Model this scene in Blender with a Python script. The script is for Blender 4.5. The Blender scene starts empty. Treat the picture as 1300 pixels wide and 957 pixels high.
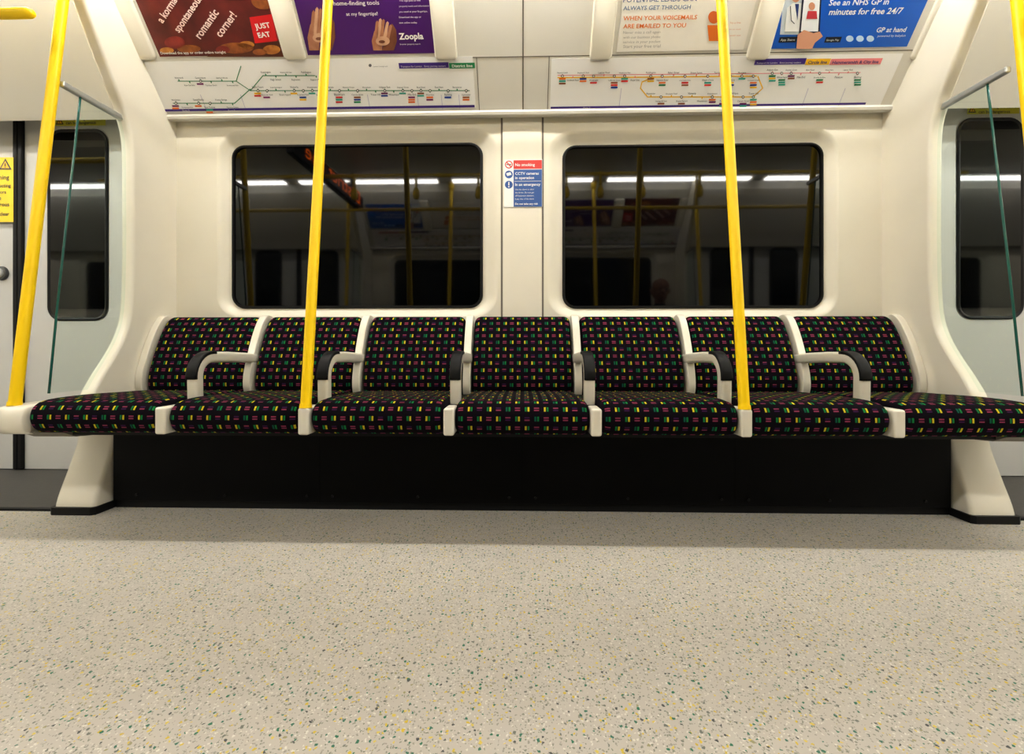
import bpy, bmesh, math, random
from mathutils import Vector, Matrix
random.seed(4)
sc = bpy.context.scene
col = sc.collection
PI = math.pi
# ---------------------------------------------------------------- camera geometry
F, VX, VY, H, A = 540.0, 650.0, 440.0, 0.63, math.radians(1.38)
ca, sa = math.cos(A), math.sin(A)
CAM = Vector((0, 0, H))
def ray(px, py):
    dx = (px - VX) / F
    return Vector((ca*dx - sa, sa*dx + ca, -(py - VY)/F))
def at(px, py, Y):
    d = ray(px, py); t = Y/d.y
    return d.x*t, H + d.z*t
cd = bpy.data.cameras.new('camera'); cam = bpy.data.objects.new('camera', cd); col.objects.link(cam)
cam.location = CAM; cam.rotation_euler = (PI/2, 0, A)
cd.sensor_width = 36; cd.lens = 36*F/1300; cd.shift_y = -(478.5 - VY)/1300; cd.clip_start = 0.02
sc.camera = cam
sc.view_settings.view_transform = 'Standard'
sc.view_settings.look = 'None'
sc.view_settings.gamma = 0.88
w = bpy.data.worlds.new('world'); sc.world = w; w.use_nodes = True
w.node_tree.nodes['Background'].inputs[0].default_value = (0.02, 0.02, 0.022, 1)
w.node_tree.nodes['Background'].inputs[1].default_value = 0.3

# ---------------------------------------------------------------- materials
def lin(c):
    c = c/255.0
    return c/12.92 if c <= 0.04045 else ((c+0.055)/1.055)**2.4
def rgba(c): return (lin(c[0]), lin(c[1]), lin(c[2]), 1)
MC = {}
def mat(name, rgb, rough=0.5, metal=0.0, var=0.06, scale=25, emis=0, ior=1.5, bump=0.0, coat=0.0, spec=0.5):
    if name in MC: return MC[name]
    m = bpy.data.materials.new(name); m.use_nodes = True; MC[name] = m
    nt = m.node_tree; b = nt.nodes['Principled BSDF']
    tc = nt.nodes.new('ShaderNodeTexCoord'); n = nt.nodes.new('ShaderNodeTexNoise')
    n.inputs['Scale'].default_value = scale; n.inputs['Detail'].default_value = 3
    nt.links.new(tc.outputs['Object'], n.inputs['Vector'])
    mx = nt.nodes.new('ShaderNodeMix'); mx.data_type = 'RGBA'
    c = rgba(rgb)
    mx.inputs[6].default_value = tuple(v*(1-var) for v in c[:3])+(1,)
    mx.inputs[7].default_value = tuple(min(1, v*(1+var)) for v in c[:3])+(1,)
    nt.links.new(n.outputs['Fac'], mx.inputs[0]); nt.links.new(mx.outputs[2], b.inputs['Base Color'])
    b.inputs['Roughness'].default_value = rough; b.inputs['Metallic'].default_value = metal
    b.inputs['IOR'].default_value = ior; b.inputs['Specular IOR Level'].default_value = spec
    if coat: b.inputs['Coat Weight'].default_value = coat
    if emis:
        b.inputs['Emission Color'].default_value = c; b.inputs['Emission Strength'].default_value = emis
    if bump:
        bp_ = nt.nodes.new('ShaderNodeBump'); bp_.inputs['Strength'].default_value = bump; bp_.inputs['Distance'].default_value = 0.002
        nt.links.new(n.outputs['Fac'], bp_.inputs['Height']); nt.links.new(bp_.outputs[0], b.inputs['Normal'])
    return m
def ink(rgb): return mat('ink_%d_%d_%d' % tuple(rgb), rgb, 0.38, var=0.03)
CREAM = mat('cream_panel', (228, 223, 208), 0.34, var=0.03, scale=6, bump=0.02)
CREAM2 = mat('cream_moulding', (231, 226, 212), 0.26, var=0.03, scale=9)
COVE = mat('cove_white', (222, 219, 210), 0.34, var=0.02, scale=6)
DOORM = mat('door_grey_white', (198, 198, 196), 0.4, var=0.03, scale=8)
YEL = mat('yellow_paint', (255, 216, 2), 0.42, var=0.0)
BLK = mat('black_rubber', (12, 12, 13), 0.55, spec=.3)
PLB = mat('black_plinth', (4, 4, 5), 0.6, var=0.2, spec=.15)
PAD = mat('armrest_pad', (8, 8, 10), 0.5, spec=.3)
SEAM = mat('seam_shadow', (116, 110, 100), 0.7)
STEEL = mat('brushed_metal', (190, 192, 192), 0.36, 0.7)
TEAL = mat('teal_glass_edge', (28, 92, 84), 0.15)
GLZ = mat('dark_window_glass', (4, 5, 6), 0.04, ior=1.5, var=0.0, spec=.48)
GREYP = mat('grey_paint', (110, 108, 104), 0.45)
THRESH = mat('threshold_rubber', (70, 68, 64), 0.6, var=0.2, scale=80)
CEILM = mat('ceiling_white', (222, 219, 208), 0.45)
LAMP = mat('lamp_diffuser', (255, 252, 245), 0.4, emis=44.0, var=0)
# clear glass
CLG = bpy.data.materials.new('clear_glass'); CLG.use_nodes = True
nt = CLG.node_tree; nt.nodes.clear()
o_ = nt.nodes.new('ShaderNodeOutputMaterial'); mx = nt.nodes.new('ShaderNodeMixShader')
tr = nt.nodes.new('ShaderNodeBsdfTransparent'); tr.inputs[0].default_value = (0.88, 0.95, 0.92, 1)
gl = nt.nodes.new('ShaderNodeBsdfGlossy'); gl.inputs['Roughness'].default_value = 0.02
mx.inputs[0].default_value = 0.05
nt.links.new(tr.outputs[0], mx.inputs[1]); nt.links.new(gl.outputs[0], mx.inputs[2])
nt.links.new(mx.outputs[0], o_.inputs[0])

def mathn(nt, op, a, b=None, c=None):
    n = nt.nodes.new('ShaderNodeMath'); n.operation = op
    for i, v in enumerate((a, b, c)):
        if v is None: continue
        if isinstance(v, (int, float)): n.inputs[i].default_value = v
        else: nt.links.new(v, n.inputs[i])
    return n.outputs[0]
def mixc(nt, f, a, b):
    m = nt.nodes.new('ShaderNodeMix'); m.data_type = 'RGBA'
    nt.links.new(f, m.inputs[0])
    for k, v in ((6, a), (7, b)):
        if isinstance(v, tuple): m.inputs[k].default_value = v
        else: nt.links.new(v, m.inputs[k])
    return m.outputs[2]
def cramp(nt, fac, stops):
    r = nt.nodes.new('ShaderNodeValToRGB'); r.color_ramp.interpolation = 'CONSTANT'
    els = r.color_ramp.elements
    els[0].position = 0; els[0].color = rgba(stops[0][1]); els[1].position = stops[1][0]; els[1].color = rgba(stops[1][1])
    for p, c in stops[2:]:
        e = els.new(p); e.color = rgba(c)
    nt.links.new(fac, r.inputs[0]); return r.outputs[0]
def moquette():
    m = bpy.data.materials.new('moquette_fabric'); m.use_nodes = True
    nt = m.node_tree; b = nt.nodes['Principled BSDF']; b.inputs['Roughness'].default_value = 0.9
    b.inputs['Specular IOR Level'].default_value = 0.10
    M_ = lambda op, a, b_=None: mathn(nt, op, a, b_)
    uv = nt.nodes.new('ShaderNodeUVMap'); s = nt.nodes.new('ShaderNodeSeparateXYZ'); nt.links.new(uv.outputs[0], s.inputs[0])
    v = M_('MULTIPLY', s.outputs[1], 1/0.0320); row = M_('FLOOR', v); fv = M_('FRACT', v)
    u = M_('MULTIPLY', s.outputs[0], 1/0.0310)
    cl = M_('FLOOR', u); fu = M_('FRACT', u)
    def inside(x, a, b_): return M_('MULTIPLY', M_('GREATER_THAN', x, a), M_('LESS_THAN', x, b_))
    par = M_('FLOORED_MODULO', M_('ADD', cl, row), 2)
    # upright pair of bars in every other cell, flat pair in the cells between
    upr = M_('MULTIPLY', M_('MULTIPLY', inside(fu, .27, .75), M_('GREATER_THAN', M_('ABSOLUTE', M_('SUBTRACT', fu, .51)), .045)), inside(fv, .26, .74))
    flat = M_('MULTIPLY', M_('MULTIPLY', inside(fv, .31, .69), M_('GREATER_THAN', M_('ABSOLUTE', M_('SUBTRACT', fv, .50)), .05)), inside(fu, .23, .77))
    idn = M_('FLOORED_MODULO', M_('ADD', cl, M_('MULTIPLY', row, 3.0)), 8)
    f = M_('DIVIDE', M_('ADD', idn, 0.5), 8)
    G, Y, P, V, T = (24, 116, 60), (190, 176, 42), (132, 56, 84), (58, 24, 68), (14, 84, 66)
    cA = cramp(nt, f, [(0, G), (2/8, Y), (4/8, G), (6/8, T)])
    cB = cramp(nt, f, [(0, Y), (2/8, G), (4/8, Y), (6/8, G)])
    cC = cramp(nt, f, [(0, P), (3/8, V), (5/8, P), (7/8, P)])
    cD = cramp(nt, f, [(0, P), (3/8, P), (5/8, V), (7/8, P)])
    cu = mixc(nt, M_('LESS_THAN', fu, .51), cB, cA); cf = mixc(nt, M_('LESS_THAN', fv, .5), cD, cC)
    mark = mixc(nt, par, cu, cf)
    mask = M_('ADD', M_('MULTIPLY', M_('SUBTRACT', 1.0, par), upr), M_('MULTIPLY', par, flat))
    nt.links.new(mixc(nt, mask, rgba((14, 8, 17)), mark), b.inputs['Base Color'])
    n = nt.nodes.new('ShaderNodeTexNoise'); n.inputs['Scale'].default_value = 900
    bp_ = nt.nodes.new('ShaderNodeBump'); bp_.inputs['Strength'].default_value = 0.3; bp_.inputs['Distance'].default_value = 0.001
    nt.links.new(uv.outputs[0], n.inputs['Vector']); nt.links.new(n.outputs['Fac'], bp_.inputs['Height']); nt.links.new(bp_.outputs[0], b.inputs['Normal'])
    return m
MOQ = moquette()
def floor_mat():
    m = bpy.data.materials.new('speckled_floor'); m.use_nodes = True
    nt = m.node_tree; b = nt.nodes['Principled BSDF']; b.inputs['Roughness'].default_value = 0.5
    tc = nt.nodes.new('ShaderNodeTexCoord'); nz = nt.nodes.new('ShaderNodeTexNoise'); nz.inputs['Scale'].default_value = 200
    nt.links.new(tc.outputs['Object'], nz.inputs['Vector'])
    va = nt.nodes.new('ShaderNodeVectorMath'); va.operation = 'MULTIPLY_ADD'
    nt.links.new(nz.outputs['Color'], va.inputs[0]); va.inputs[1].default_value = (0.008, 0.008, 0); nt.links.new(tc.outputs['Object'], va.inputs[2])
    big = nt.nodes.new('ShaderNodeTexNoise'); big.inputs['Scale'].default_value = 7; nt.links.new(tc.outputs['Object'], big.inputs['Vector'])
    cur = mixc(nt, big.outputs['Fac'], rgba((178, 173, 165)), rgba((190, 185, 177)))
    for scale, thr, prob, stops in (
        (230, 0.34, 0.42, [(0, (150, 147, 139)), (0.4, (208, 205, 196)), (0.7, (132, 134, 122))]),
        (125, 0.26, 0.15, [(0, (200, 176, 60)), (0.6, (206, 186, 90))]),
        (108, 0.23, 0.27, [(0, (58, 112, 92)), (0.30, (110, 114, 106)), (0.52, (150, 146, 110)), (0.68, (76, 78, 78)), (0.84, (40, 112, 84))])):
        vo = nt.nodes.new('ShaderNodeTexVoronoi'); vo.inputs['Scale'].default_value = scale; vo.voronoi_dimensions = '2D'
        nt.links.new(va.outputs[0], vo.inputs['Vector'])
        s = nt.nodes.new('ShaderNodeSeparateColor'); nt.links.new(vo.outputs['Color'], s.inputs[0])
        rr_ = mathn(nt, 'MULTIPLY', mathn(nt, 'ADD', mathn(nt, 'MULTIPLY', s.outputs[2], 0.8), 0.5), thr)
        k = mathn(nt, 'MULTIPLY', mathn(nt, 'LESS_THAN', vo.outputs['Distance'], rr_), mathn(nt, 'LESS_THAN', s.outputs[0], prob))
        cur = mixc(nt, k, cur, cramp(nt, s.outputs[1], stops))
    nt.links.new(cur, b.inputs['Base Color'])
    return m
FLOORM = floor_mat()

# ---------------------------------------------------------------- object helpers
def link(name, bm, m, parent=None, smooth=False, bevel=0, seg=3):
    bmesh.ops.recalc_face_normals(bm, faces=bm.faces)
    me = bpy.data.meshes.new(name); bm.to_mesh(me); bm.free()
    if smooth:
        for p in me.polygons: p.use_smooth = True
    o = bpy.data.objects.new(name, me); col.objects.link(o)
    me.materials.append(m)
    if parent:
        o.parent = parent; o.matrix_parent_inverse = Matrix.Translation(-parent.location)
    if bevel:
        md = o.modifiers.new('bevel', 'BEVEL'); md.width = bevel; md.segments = seg; md.limit_method = 'ANGLE'; md.angle_limit = math.radians(40)
        for p in me.polygons: p.use_smooth = True
        wn = o.modifiers.new('wn', 'WEIGHTED_NORMAL')
    return o
def thing(name, label, cat, loc, group=None):
    o = bpy.data.objects.new(name, None); col.objects.link(o); o.location = loc; o.empty_display_size = 0.05
    o['label'] = label; o['category'] = cat
    if group: o['group'] = group
    return o
def struct(o, label=None):
    o['kind'] = 'structure'
    if label: o['label'] = label
    return o
def B(): return bmesh.new()
def box(bm, x0, x1, y0, y1, z0, z1):
    v = [bm.verts.new((x, y, z)) for x in (x0, x1) for y in (y0, y1) for z in (z0, z1)]
    for f in ((0,1,3,2),(4,6,7,5),(0,4,5,1),(2,3,7,6),(0,2,6,4),(1,5,7,3)):
        bm.faces.new([v[i] for i in f])
    return bm
def loft(bm, loops, closed=True, caps=False):
    vs = [[bm.verts.new(p) for p in L] for L in loops]
    n = len(vs[0])
    for a, b in zip(vs[:-1], vs[1:]):
        for i in range(n if closed else n-1):
            j = (i+1) % n
            bm.faces.new((a[i], a[j], b[j], b[i]))
    if caps:
        bm.faces.new(vs[0]); bm.faces.new(list(reversed(vs[-1])))
    return vs
def rr(x0, z0, x1, z1, r, n=8):
    pts = []
    for cx, cz, a0 in ((x1-r, z1-r, 0), (x0+r, z1-r, 90), (x0+r, z0+r, 180), (x1-r, z0+r, 270)):
        for i in range(n+1):
            a = math.radians(a0 + 90*i/n); pts.append((cx+r*math.cos(a), cz+r*math.sin(a)))
    return pts
def tube(bm, pts, r, seg=20):
    pts = [Vector(p) for p in pts]; loops = []
    up = Vector((0.13, 0.31, 0.94))
    prev = None
    for i, p in enumerate(pts):
        t = (pts[min(i+1, len(pts)-1)] - pts[max(i-1, 0)]).normalized()
        if prev is None:
            a = t.cross(up)
            if a.length < 0.1: a = t.cross(Vector((1, 0, 0)))
        else: a = prev - t*prev.dot(t)
        a.normalize(); prev = a; b = t.cross(a)
        rad = r[i] if isinstance(r, (list, tuple)) else r
        loops.append([p + (a*math.cos(2*PI*k/seg) + b*math.sin(2*PI*k/seg))*rad for k in range(seg)])
    loft(bm, loops, True, True); return bm
def catmull(pts, k=4, closed=True):
    n = len(pts); out = []
    rng = range(n) if closed else range(n-1)
    for i in rng:
        p = [pts[(i+d) % n] if closed else pts[min(max(i+d, 0), n-1)] for d in (-1, 0, 1, 2)]
        for j in range(k):
            t = j/k
            out.append(tuple(0.5*((2*p[1][c]) + (-p[0][c]+p[2][c])*t + (2*p[0][c]-5*p[1][c]+4*p[2][c]-p[3][c])*t*t + (-p[0][c]+3*p[1][c]-3*p[2][c]+p[3][c])*t**3) for c in range(len(p[0]))))
    if not closed: out.append(tuple(pts[-1]))
    return out
def offset2(pts, d):   # inward offset of closed 2-D loop
    n = len(pts); area = sum(pts[i][0]*pts[(i+1) % n][1]-pts[(i+1) % n][0]*pts[i][1] for i in range(n))
    s = 1 if area > 0 else -1; out = []
    for i in range(n):
        a, b = pts[i-1], pts[(i+1) % n]
        tx, ty = b[0]-a[0], b[1]-a[1]; L = math.hypot(tx, ty) or 1
        out.append((pts[i][0]-s*ty/L*d, pts[i][1]+s*tx/L*d))
    return out
def upholstery(name, prof, x0, x1, r, m, parent, k=4, u0=0.0):
    pr = catmull(prof, k); n = len(pr)
    cum = [0]
    for i in range(n): cum.append(cum[-1]+math.dist(pr[i], pr[(i+1) % n]))
    bm = B(); uvl = bm.loops.layers.uv.new('UVMap'); secs = []
    T = 7
    for i in range(T+1):
        th = PI/2*i/T; secs.append((x0+r*(1-math.cos(th)), r*(1-math.sin(th))))
    for q in (0.25, 0.5, 0.75): secs.append((x0+r+(x1-x0-2*r)*q, 0))
    for i in range(T, -1, -1):
        th = PI/2*i/T; secs.append((x1-r*(1-math.cos(th)), r*(1-math.sin(th))))
    rows = [[bm.verts.new((x, p[0], p[1])) for p in offset2(pr, d)] for x, d in secs]
    for a in range(len(rows)-1):
        for i in range(n):
            j = (i+1) % n
            f = bm.faces.new((rows[a][i], rows[a][j], rows[a+1][j], rows[a+1][i]))
            for lp, (xx, vv) in zip(f.loops, ((secs[a][0], cum[i]), (secs[a][0], cum[i+1]), (secs[a+1][0], cum[i+1]), (secs[a+1][0], cum[i]))):
                lp[uvl].uv = (xx+u0, vv)
    bm.faces.new(rows[0]); bm.faces.new(list(reversed(rows[-1])))
    return link(name, bm, m, parent, smooth=True)
MIRROR = []      # what the facing side of the carriage repeats
# ---------------------------------------------------------------- text / flat print
TC = {}
def text_geo(s, bold=0.0):
    key = (s, bold)
    if key in TC: return TC[key]
    c = bpy.data.curves.new('t', 'FONT'); c.body = s; c.resolution_u = 2; c.offset = bold; c.fill_mode = 'FRONT'
    o = bpy.data.objects.new('t', c); col.objects.link(o)
    dg = bpy.context.evaluated_depsgraph_get(); dg.update()
    me = bpy.data.meshes.new_from_object(o.evaluated_get(dg))
    vs = [tuple(v.co) for v in me.vertices]; fs = [tuple(p.vertices) for p in me.polygons]
    bpy.data.objects.remove(o); bpy.data.curves.remove(c); bpy.data.meshes.remove(me)
    x0 = min(v[0] for v in vs); x1 = max(v[0] for v in vs)
    TC[key] = ([(v[0]-x0, v[1]) for v in vs], fs, x1-x0); return TC[key]
class Sheet:
    """flat printed thing lying on a plane; places are worked out from where they show in the photograph"""
    def __init__(s, M, vs=1.0): s.M = M; s.Mi = M.inverted(); s.n = M.col[2].xyz.normalized(); s.o = M.col[3].xyz; s.parts = {}; s.vs = vs; s.k = 0
    def uv(s, px, py):
        d = ray(px, py); t = s.n.dot(s.o-CAM)/s.n.dot(d); q = s.Mi @ (CAM+d*t); return q.x, q.y
    def bm(s, part, m, own=0):
        if (part, m.name, own) not in s.parts: s.parts[(part, m.name, own)] = (B(), m)
        return s.parts[(part, m.name, own)][0]
    def polyuv(s, part, m, pts, z):
        own = 0
        if part in ('picture', 'interchange_mark', 'icon'): s.k += 1; own = s.k
        if part == 'interchange_mark': own = 0
        bm = s.bm(part, m, own); bm.faces.new([bm.verts.new(s.M @ Vector((u, v, z*0.0006))) for u, v in pts])
    def poly(s, part, m, pts, z): s.polyuv(part, m, [s.uv(*p) for p in pts], z)
    def rect(s, part, m, x0, y0, x1, y1, z):
        u0, v0 = s.uv(x0, y1); u1, _ = s.uv(x1, y1); _, v1 = s.uv(x0, y0)
        s.polyuv(part, m, [(u0, v0), (u1, v0), (u1, v1), (u0, v1)], z)
    def ell(s, part, m, cx, cy, rx, ry, z, n=20, rot=0):
        c, q = math.cos(rot), math.sin(rot)
        s.poly(part, m, [(cx+rx*math.cos(2*PI*i/n)*c-ry*math.sin(2*PI*i/n)*q, cy+rx*math.cos(2*PI*i/n)*q+ry*math.sin(2*PI*i/n)*c) for i in range(n)], z)
    def line(s, part, m, pts, wd, z):
        P = [Vector(s.uv(*p)) for p in pts]; wd *= 0.0017
        for a, b in zip(P[:-1], P[1:]):
            d = (b-a).normalized(); nn = Vector((-d.y, d.x))*wd; e = d*wd*0.6
            s.polyuv(part, m, [tuple(a-nn-e), tuple(b-nn+e), tuple(b+nn+e), tuple(a+nn-e)], z)
    def text(s, part, m, body, xl, yb, xr, z, bold=0.0, rot=0.0, vs=1.0):
        g, fs, wd = text_geo(body, bold); vs *= s.vs; s.k += 1
        u0, v0 = s.uv(xl, yb); u1, _ = s.uv(xr, yb); k = (u1-u0)/wd
        c, q = math.cos(rot), math.sin(rot); bm = s.bm(part, m, s.k)
        vv = []
        for x, y in g:
            X, Y = x*c-y*q, x*q+y*c
            vv.append(bm.verts.new(s.M @ Vector((u0+X*k, v0+Y*k*vs, z*0.0006))))
        for f in fs:
            try: bm.faces.new([vv[i] for i in f])
            except ValueError: pass
    def finish(s, parent):
        for (part, mn, ow), (bm, m) in s.parts.items(): link(part, bm, m, parent)
def wallM(Y): return Matrix(((1,0,0,0),(0,0,-1,Y),(0,1,0,0),(0,0,0,1)))
CO = Vector((0, 2.0, 1.7226)); CE = Vector((0, -0.28, 0.365)).normalized(); CN = Vector((1,0,0)).cross(CE)
def coveM(off=0.0):
    o = CO+CN*off
    return Matrix(((1, CE.x, CN.x, o.x), (0, CE.y, CN.y, o.y), (0, CE.z, CN.z, o.z), (0,0,0,1)))
def cp(u, s, off=0.0): return tuple(CO+CE*s+CN*off+Vector((u,0,0)))

# ---------------------------------------------------------------- shell
XE = 7.0
WY = 2.04
o = link('floor', box(B(), -XE, XE, -0.75, 2.2, -0.05, 0.0), FLOORM); struct(o)
for i, s in enumerate((-1, 1)):
    bm = B(); box(bm, min(s*1.80, s*3.6), max(s*1.80, s*3.6), 1.60, 2.12, 0.0, 0.006)
    o = struct(link('trim_%d' % (i+1), bm, THRESH)); MIRROR.append(o)
    bm = B(); box(bm, min(s*1.80, s*3.6), max(s*1.80, s*3.6), 1.585, 1.602, 0.0, 0.008)
    c = link('trim_edge', bm, BLK, o)
# ceiling
bm = B(); box(bm, -XE, XE, -0.15, 1.60, 2.29, 2.33)
struct(link('ceiling', bm, CEILM))
# end walls
for n, s in (('left', -1), ('right', 1)):
    bm = B(); box(bm, min(s*XE, s*(XE+.05)), max(s*XE, s*(XE+.05)), -0.75, 2.2, 0, 2.33); struct(link('wall_'+n, bm, GREYP))

def panel_with_window(name, px0, px1, pz0, pz1, ro, ri, Y, rad_o, rad_i, depth, m, parent=None):
    bm = B(); ring = rr(px0, pz0, px1, pz1, 0.0005)
    L = []
    L.append([(x, Y, z) for x, z in ring])
    L.append([(x, Y, z) for x, z in rr(*ro, rad_o)])
    for t in (0.15, 0.35, 0.6, 0.85, 1.0):
        q = tuple(a+(b-a)*t for a, b in zip(ro, ri)); r = rad_o+(rad_i-rad_o)*t
        L.append([(x, Y+depth*(t*t*(3-2*t)), z) for x, z in rr(*q, r)])
    loft(bm, L); o = link(name, bm, m, parent)
    for p in o.data.polygons: p.use_smooth = p.index >= 36
    return o
XL = at(225, 300, WY)[0]; XR = at(1122, 300, WY)[0]
XC0 = at(637, 300, WY)[0]; XC1 = at(689, 300, WY)[0]
ZT = 1.745
for i, (a, b, pa, pb) in enumerate(((294, 613, XL-0.02, XC0), (714, 1046, XC1, XR+0.02))):
    x0, z1 = at(a, 184, WY+0.03); x1, z0 = at(b, 391, WY+0.03)
    ri = (x0, z0, x1, z1)
    xo0, zo1 = at(a-19, 166, WY); xo1, zo0 = at(b+19, 403, WY)
    zo0 = z0-0.045
    ro = (xo0, zo0, xo1, zo1)
    o = panel_with_window('wall_back', pa, pb, 0.30, ZT, ro, ri, WY, 0.11, 0.065, 0.036, CREAM); struct(o); MIRROR.append(o)
    # rubber gasket
    bm = B()
    loft(bm, [[(x, WY+0.036, z) for x, z in rr(*ri, 0.065)],
              [(x, WY+0.026, z) for x, z in rr(x0+0.004, z0+0.004, x1-0.004, z1-0.004, 0.062)],
              [(x, WY+0.026, z) for x, z in rr(x0+0.012, z0+0.012, x1-0.012, z1-0.012, 0.055)],
              [(x, WY+0.038, z) for x, z in rr(x0+0.014, z0+0.014, x1-0.014, z1-0.014, 0.053)]])
    g = link('window_%d' % (i+1), bm, BLK, smooth=False); struct(g); MIRROR.append(g)
    bm = B(); bm.faces.new([bm.verts.new((x, WY+0.035, z)) for x, z in rr(x0+0.012, z0+0.012, x1-0.012, z1-0.012, 0.055)])
    p = link('window_pane', bm, GLZ, g)
# pillar between the windows
bm = B(); box(bm, XC0+0.004, XC1-0.004, WY-0.006, WY+0.03, 0.3, ZT)
o = struct(link('trim_3', bm, CREAM2, bevel=0.004)); MIRROR.append(o)
bm = B()
for x in (XC0, XC1): box(bm, x-0.0045, x+0.0045, WY-0.001, WY+0.02, 0.3, ZT)
link('seam', bm, SEAM, o)
# cove
S1 = 0.62
bm = B(); loft(bm, [[cp(-XE, 0), cp(-XE, S1), (-XE, 1.60, 2.30)], [cp(XE, 0), cp(XE, S1), (XE, 1.60, 2.30)]], closed=False)
# its lower lip
prof = [(2.06, 1.735), (2.0, 1.712), (1.985, 1.714), (1.98, 1.724), (1.986, 1.736), (2.0, 1.7226)]
loft(bm, [[(-1.72, y, z) for y, z in prof], [(1.72, y, z) for y, z in prof]], closed=False)
cv = struct(link('wall_upper', bm, COVE)); MIRROR.append(cv)
bm = B()
u664 = Sheet(coveM()).uv(664, 72)[0]
def covebar(bm, u0, u1, s0, s1, t):
    loft(bm, [[cp(u0, s0, 0), cp(u1, s0, 0), cp(u1, s0, t), cp(u0, s0, t)], [cp(u0, s1, 0), cp(u1, s1, 0), cp(u1, s1, t), cp(u0, s1, t)]], caps=True)
covebar(bm, u664-0.003, u664+0.003, 0.0, S1, 0.0012)
covebar(bm, -1.69, 1.69, 0.222, 0.2255, 0.0012)
for p in (607, 696):
    u = Sheet(coveM()).uv(p, 110)[0]; covebar(bm, u-0.0015, u+0.0015, 0.0, 0.222, 0.0012)
link('seam', bm, SEAM, cv)

# ---------------------------------------------------------------- doors and header over them
def sgnbox(bm, s, a, b, *r): return box(bm, min(s*a, s*b), max(s*a, s*b), *r)
DY = 2.10
DZ1 = at(100, 167, DY)[1]; DZ0 = at(100, 404, DY)[1]
dn = 0
for s in (-1, 1):
    # header
    bm = B(); sgnbox(bm, s, 1.72, XE, 2.0, 2.2, 1.80, 1.86)
    o = struct(link('trim_%d' % (4 if s < 0 else 5), bm, CREAM, bevel=0.008)); MIRROR.append(o)
    # door post
    bm = B(); sgnbox(bm, s, 1.70, 1.80, 2.06, 2.16, 0, 1.81)
    link('post', bm, DOORM, o, bevel=0.01)
    for k, (a, b, wa, wb_) in enumerate(((1.795, 2.530, 2.105, 2.395), (2.57, 3.36, 2.76, 3.05))):
        dn += 1
        x0, x1 = sorted((s*a, s*b)); w0, w1 = sorted((s*wa, s*wb_))
        ri = (w0, DZ0, w1, DZ1); ro = (w0-0.02, DZ0-0.02, w1+0.02, DZ1+0.02)
        d = panel_with_window('door_%d' % dn, x0, x1, 0.01, 1.81, ro, ri, DY, 0.075, 0.06, 0.012, DOORM); struct(d); MIRROR.append(d)
        bm = B(); loft(bm, [[(x, DY-0.001, z) for x, z in rr(w0-0.012, DZ0-0.012, w1+0.012, DZ1+0.012, 0.07)],
                            [(x, DY-0.006, z) for x, z in rr(w0-0.006, DZ0-0.006, w1+0.006, DZ1+0.006, 0.065)],
                            [(x, DY-0.001, z) for x, z in rr(w0+0.004, DZ0+0.004, w1-0.004, DZ1-0.004, 0.055)]])
        link('window_seal', bm, BLK, d)
        bm = B(); bm.faces.new([bm.verts.new((x, DY-0.001, z)) for x, z in rr(w0, DZ0, w1, DZ1, 0.06)])
        link('window_pane', bm, GLZ, d)
        bm = B(); e = s*(2.537 if k == 0 else 2.563)
        box(bm, e-0.012, e+0.012, DY-0.014, DY+0.02, 0.01, 1.80)
        link('door_seal', bm, BLK, d, bevel=0.006)
    # the next bay of the carriage beyond the doors
    x0, x1 = sorted((s*3.36, s*XE)); w0, w1 = sorted((s*3.9, s*5.1))
    d = panel_with_window('wall_side', x0, x1, 0.0, 1.81, (w0-.07, .75, w1+.07, 1.69), (w0, .82, w1, 1.62), 2.08, .11, .065, .03, CREAM); struct(d); MIRROR.append(d)
    bm = B(); bm.faces.new([bm.verts.new((x, 2.108, z)) for x, z in rr(w0, .82, w1, 1.62, .065)]); link('window_pane', bm, GLZ, d)

# ---------------------------------------------------------------- draught screens
def interp(tab, z):
    if z <= tab[0][0]: return tab[0][1]
    for (a, va), (b, vb) in zip(tab[:-1], tab[1:]):
        if z <= b:
            t = (z-a)/(b-a); return va+(vb-va)*t
    return tab[-1][1]
YF = catmull([(0, 1.555), (.06, 1.565), (.16, 1.60), (.28, 1.635), (.42, 1.63), (.50, 1.665), (.58, 1.715), (.67, 1.765), (.78, 1.795), (1.0, 1.805), (1.3, 1.805), (1.52, 1.80), (1.64, 1.765), (1.76, 1.705), (1.95, 1.61), (2.15, 1.52), (2.29, 1.46)], 4, closed=False)
XI = [(0, 1.605), (.30, 1.605), (.345, 1.69), (2.3, 1.69)]
XO = [(0, 1.765), (.3, 1.755), (.6, 1.745), (2.3, 1.745)]
GF = [(.46, 1.505), (.8, 1.535), (1.2, 1.575), (1.6, 1.615)]
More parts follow.
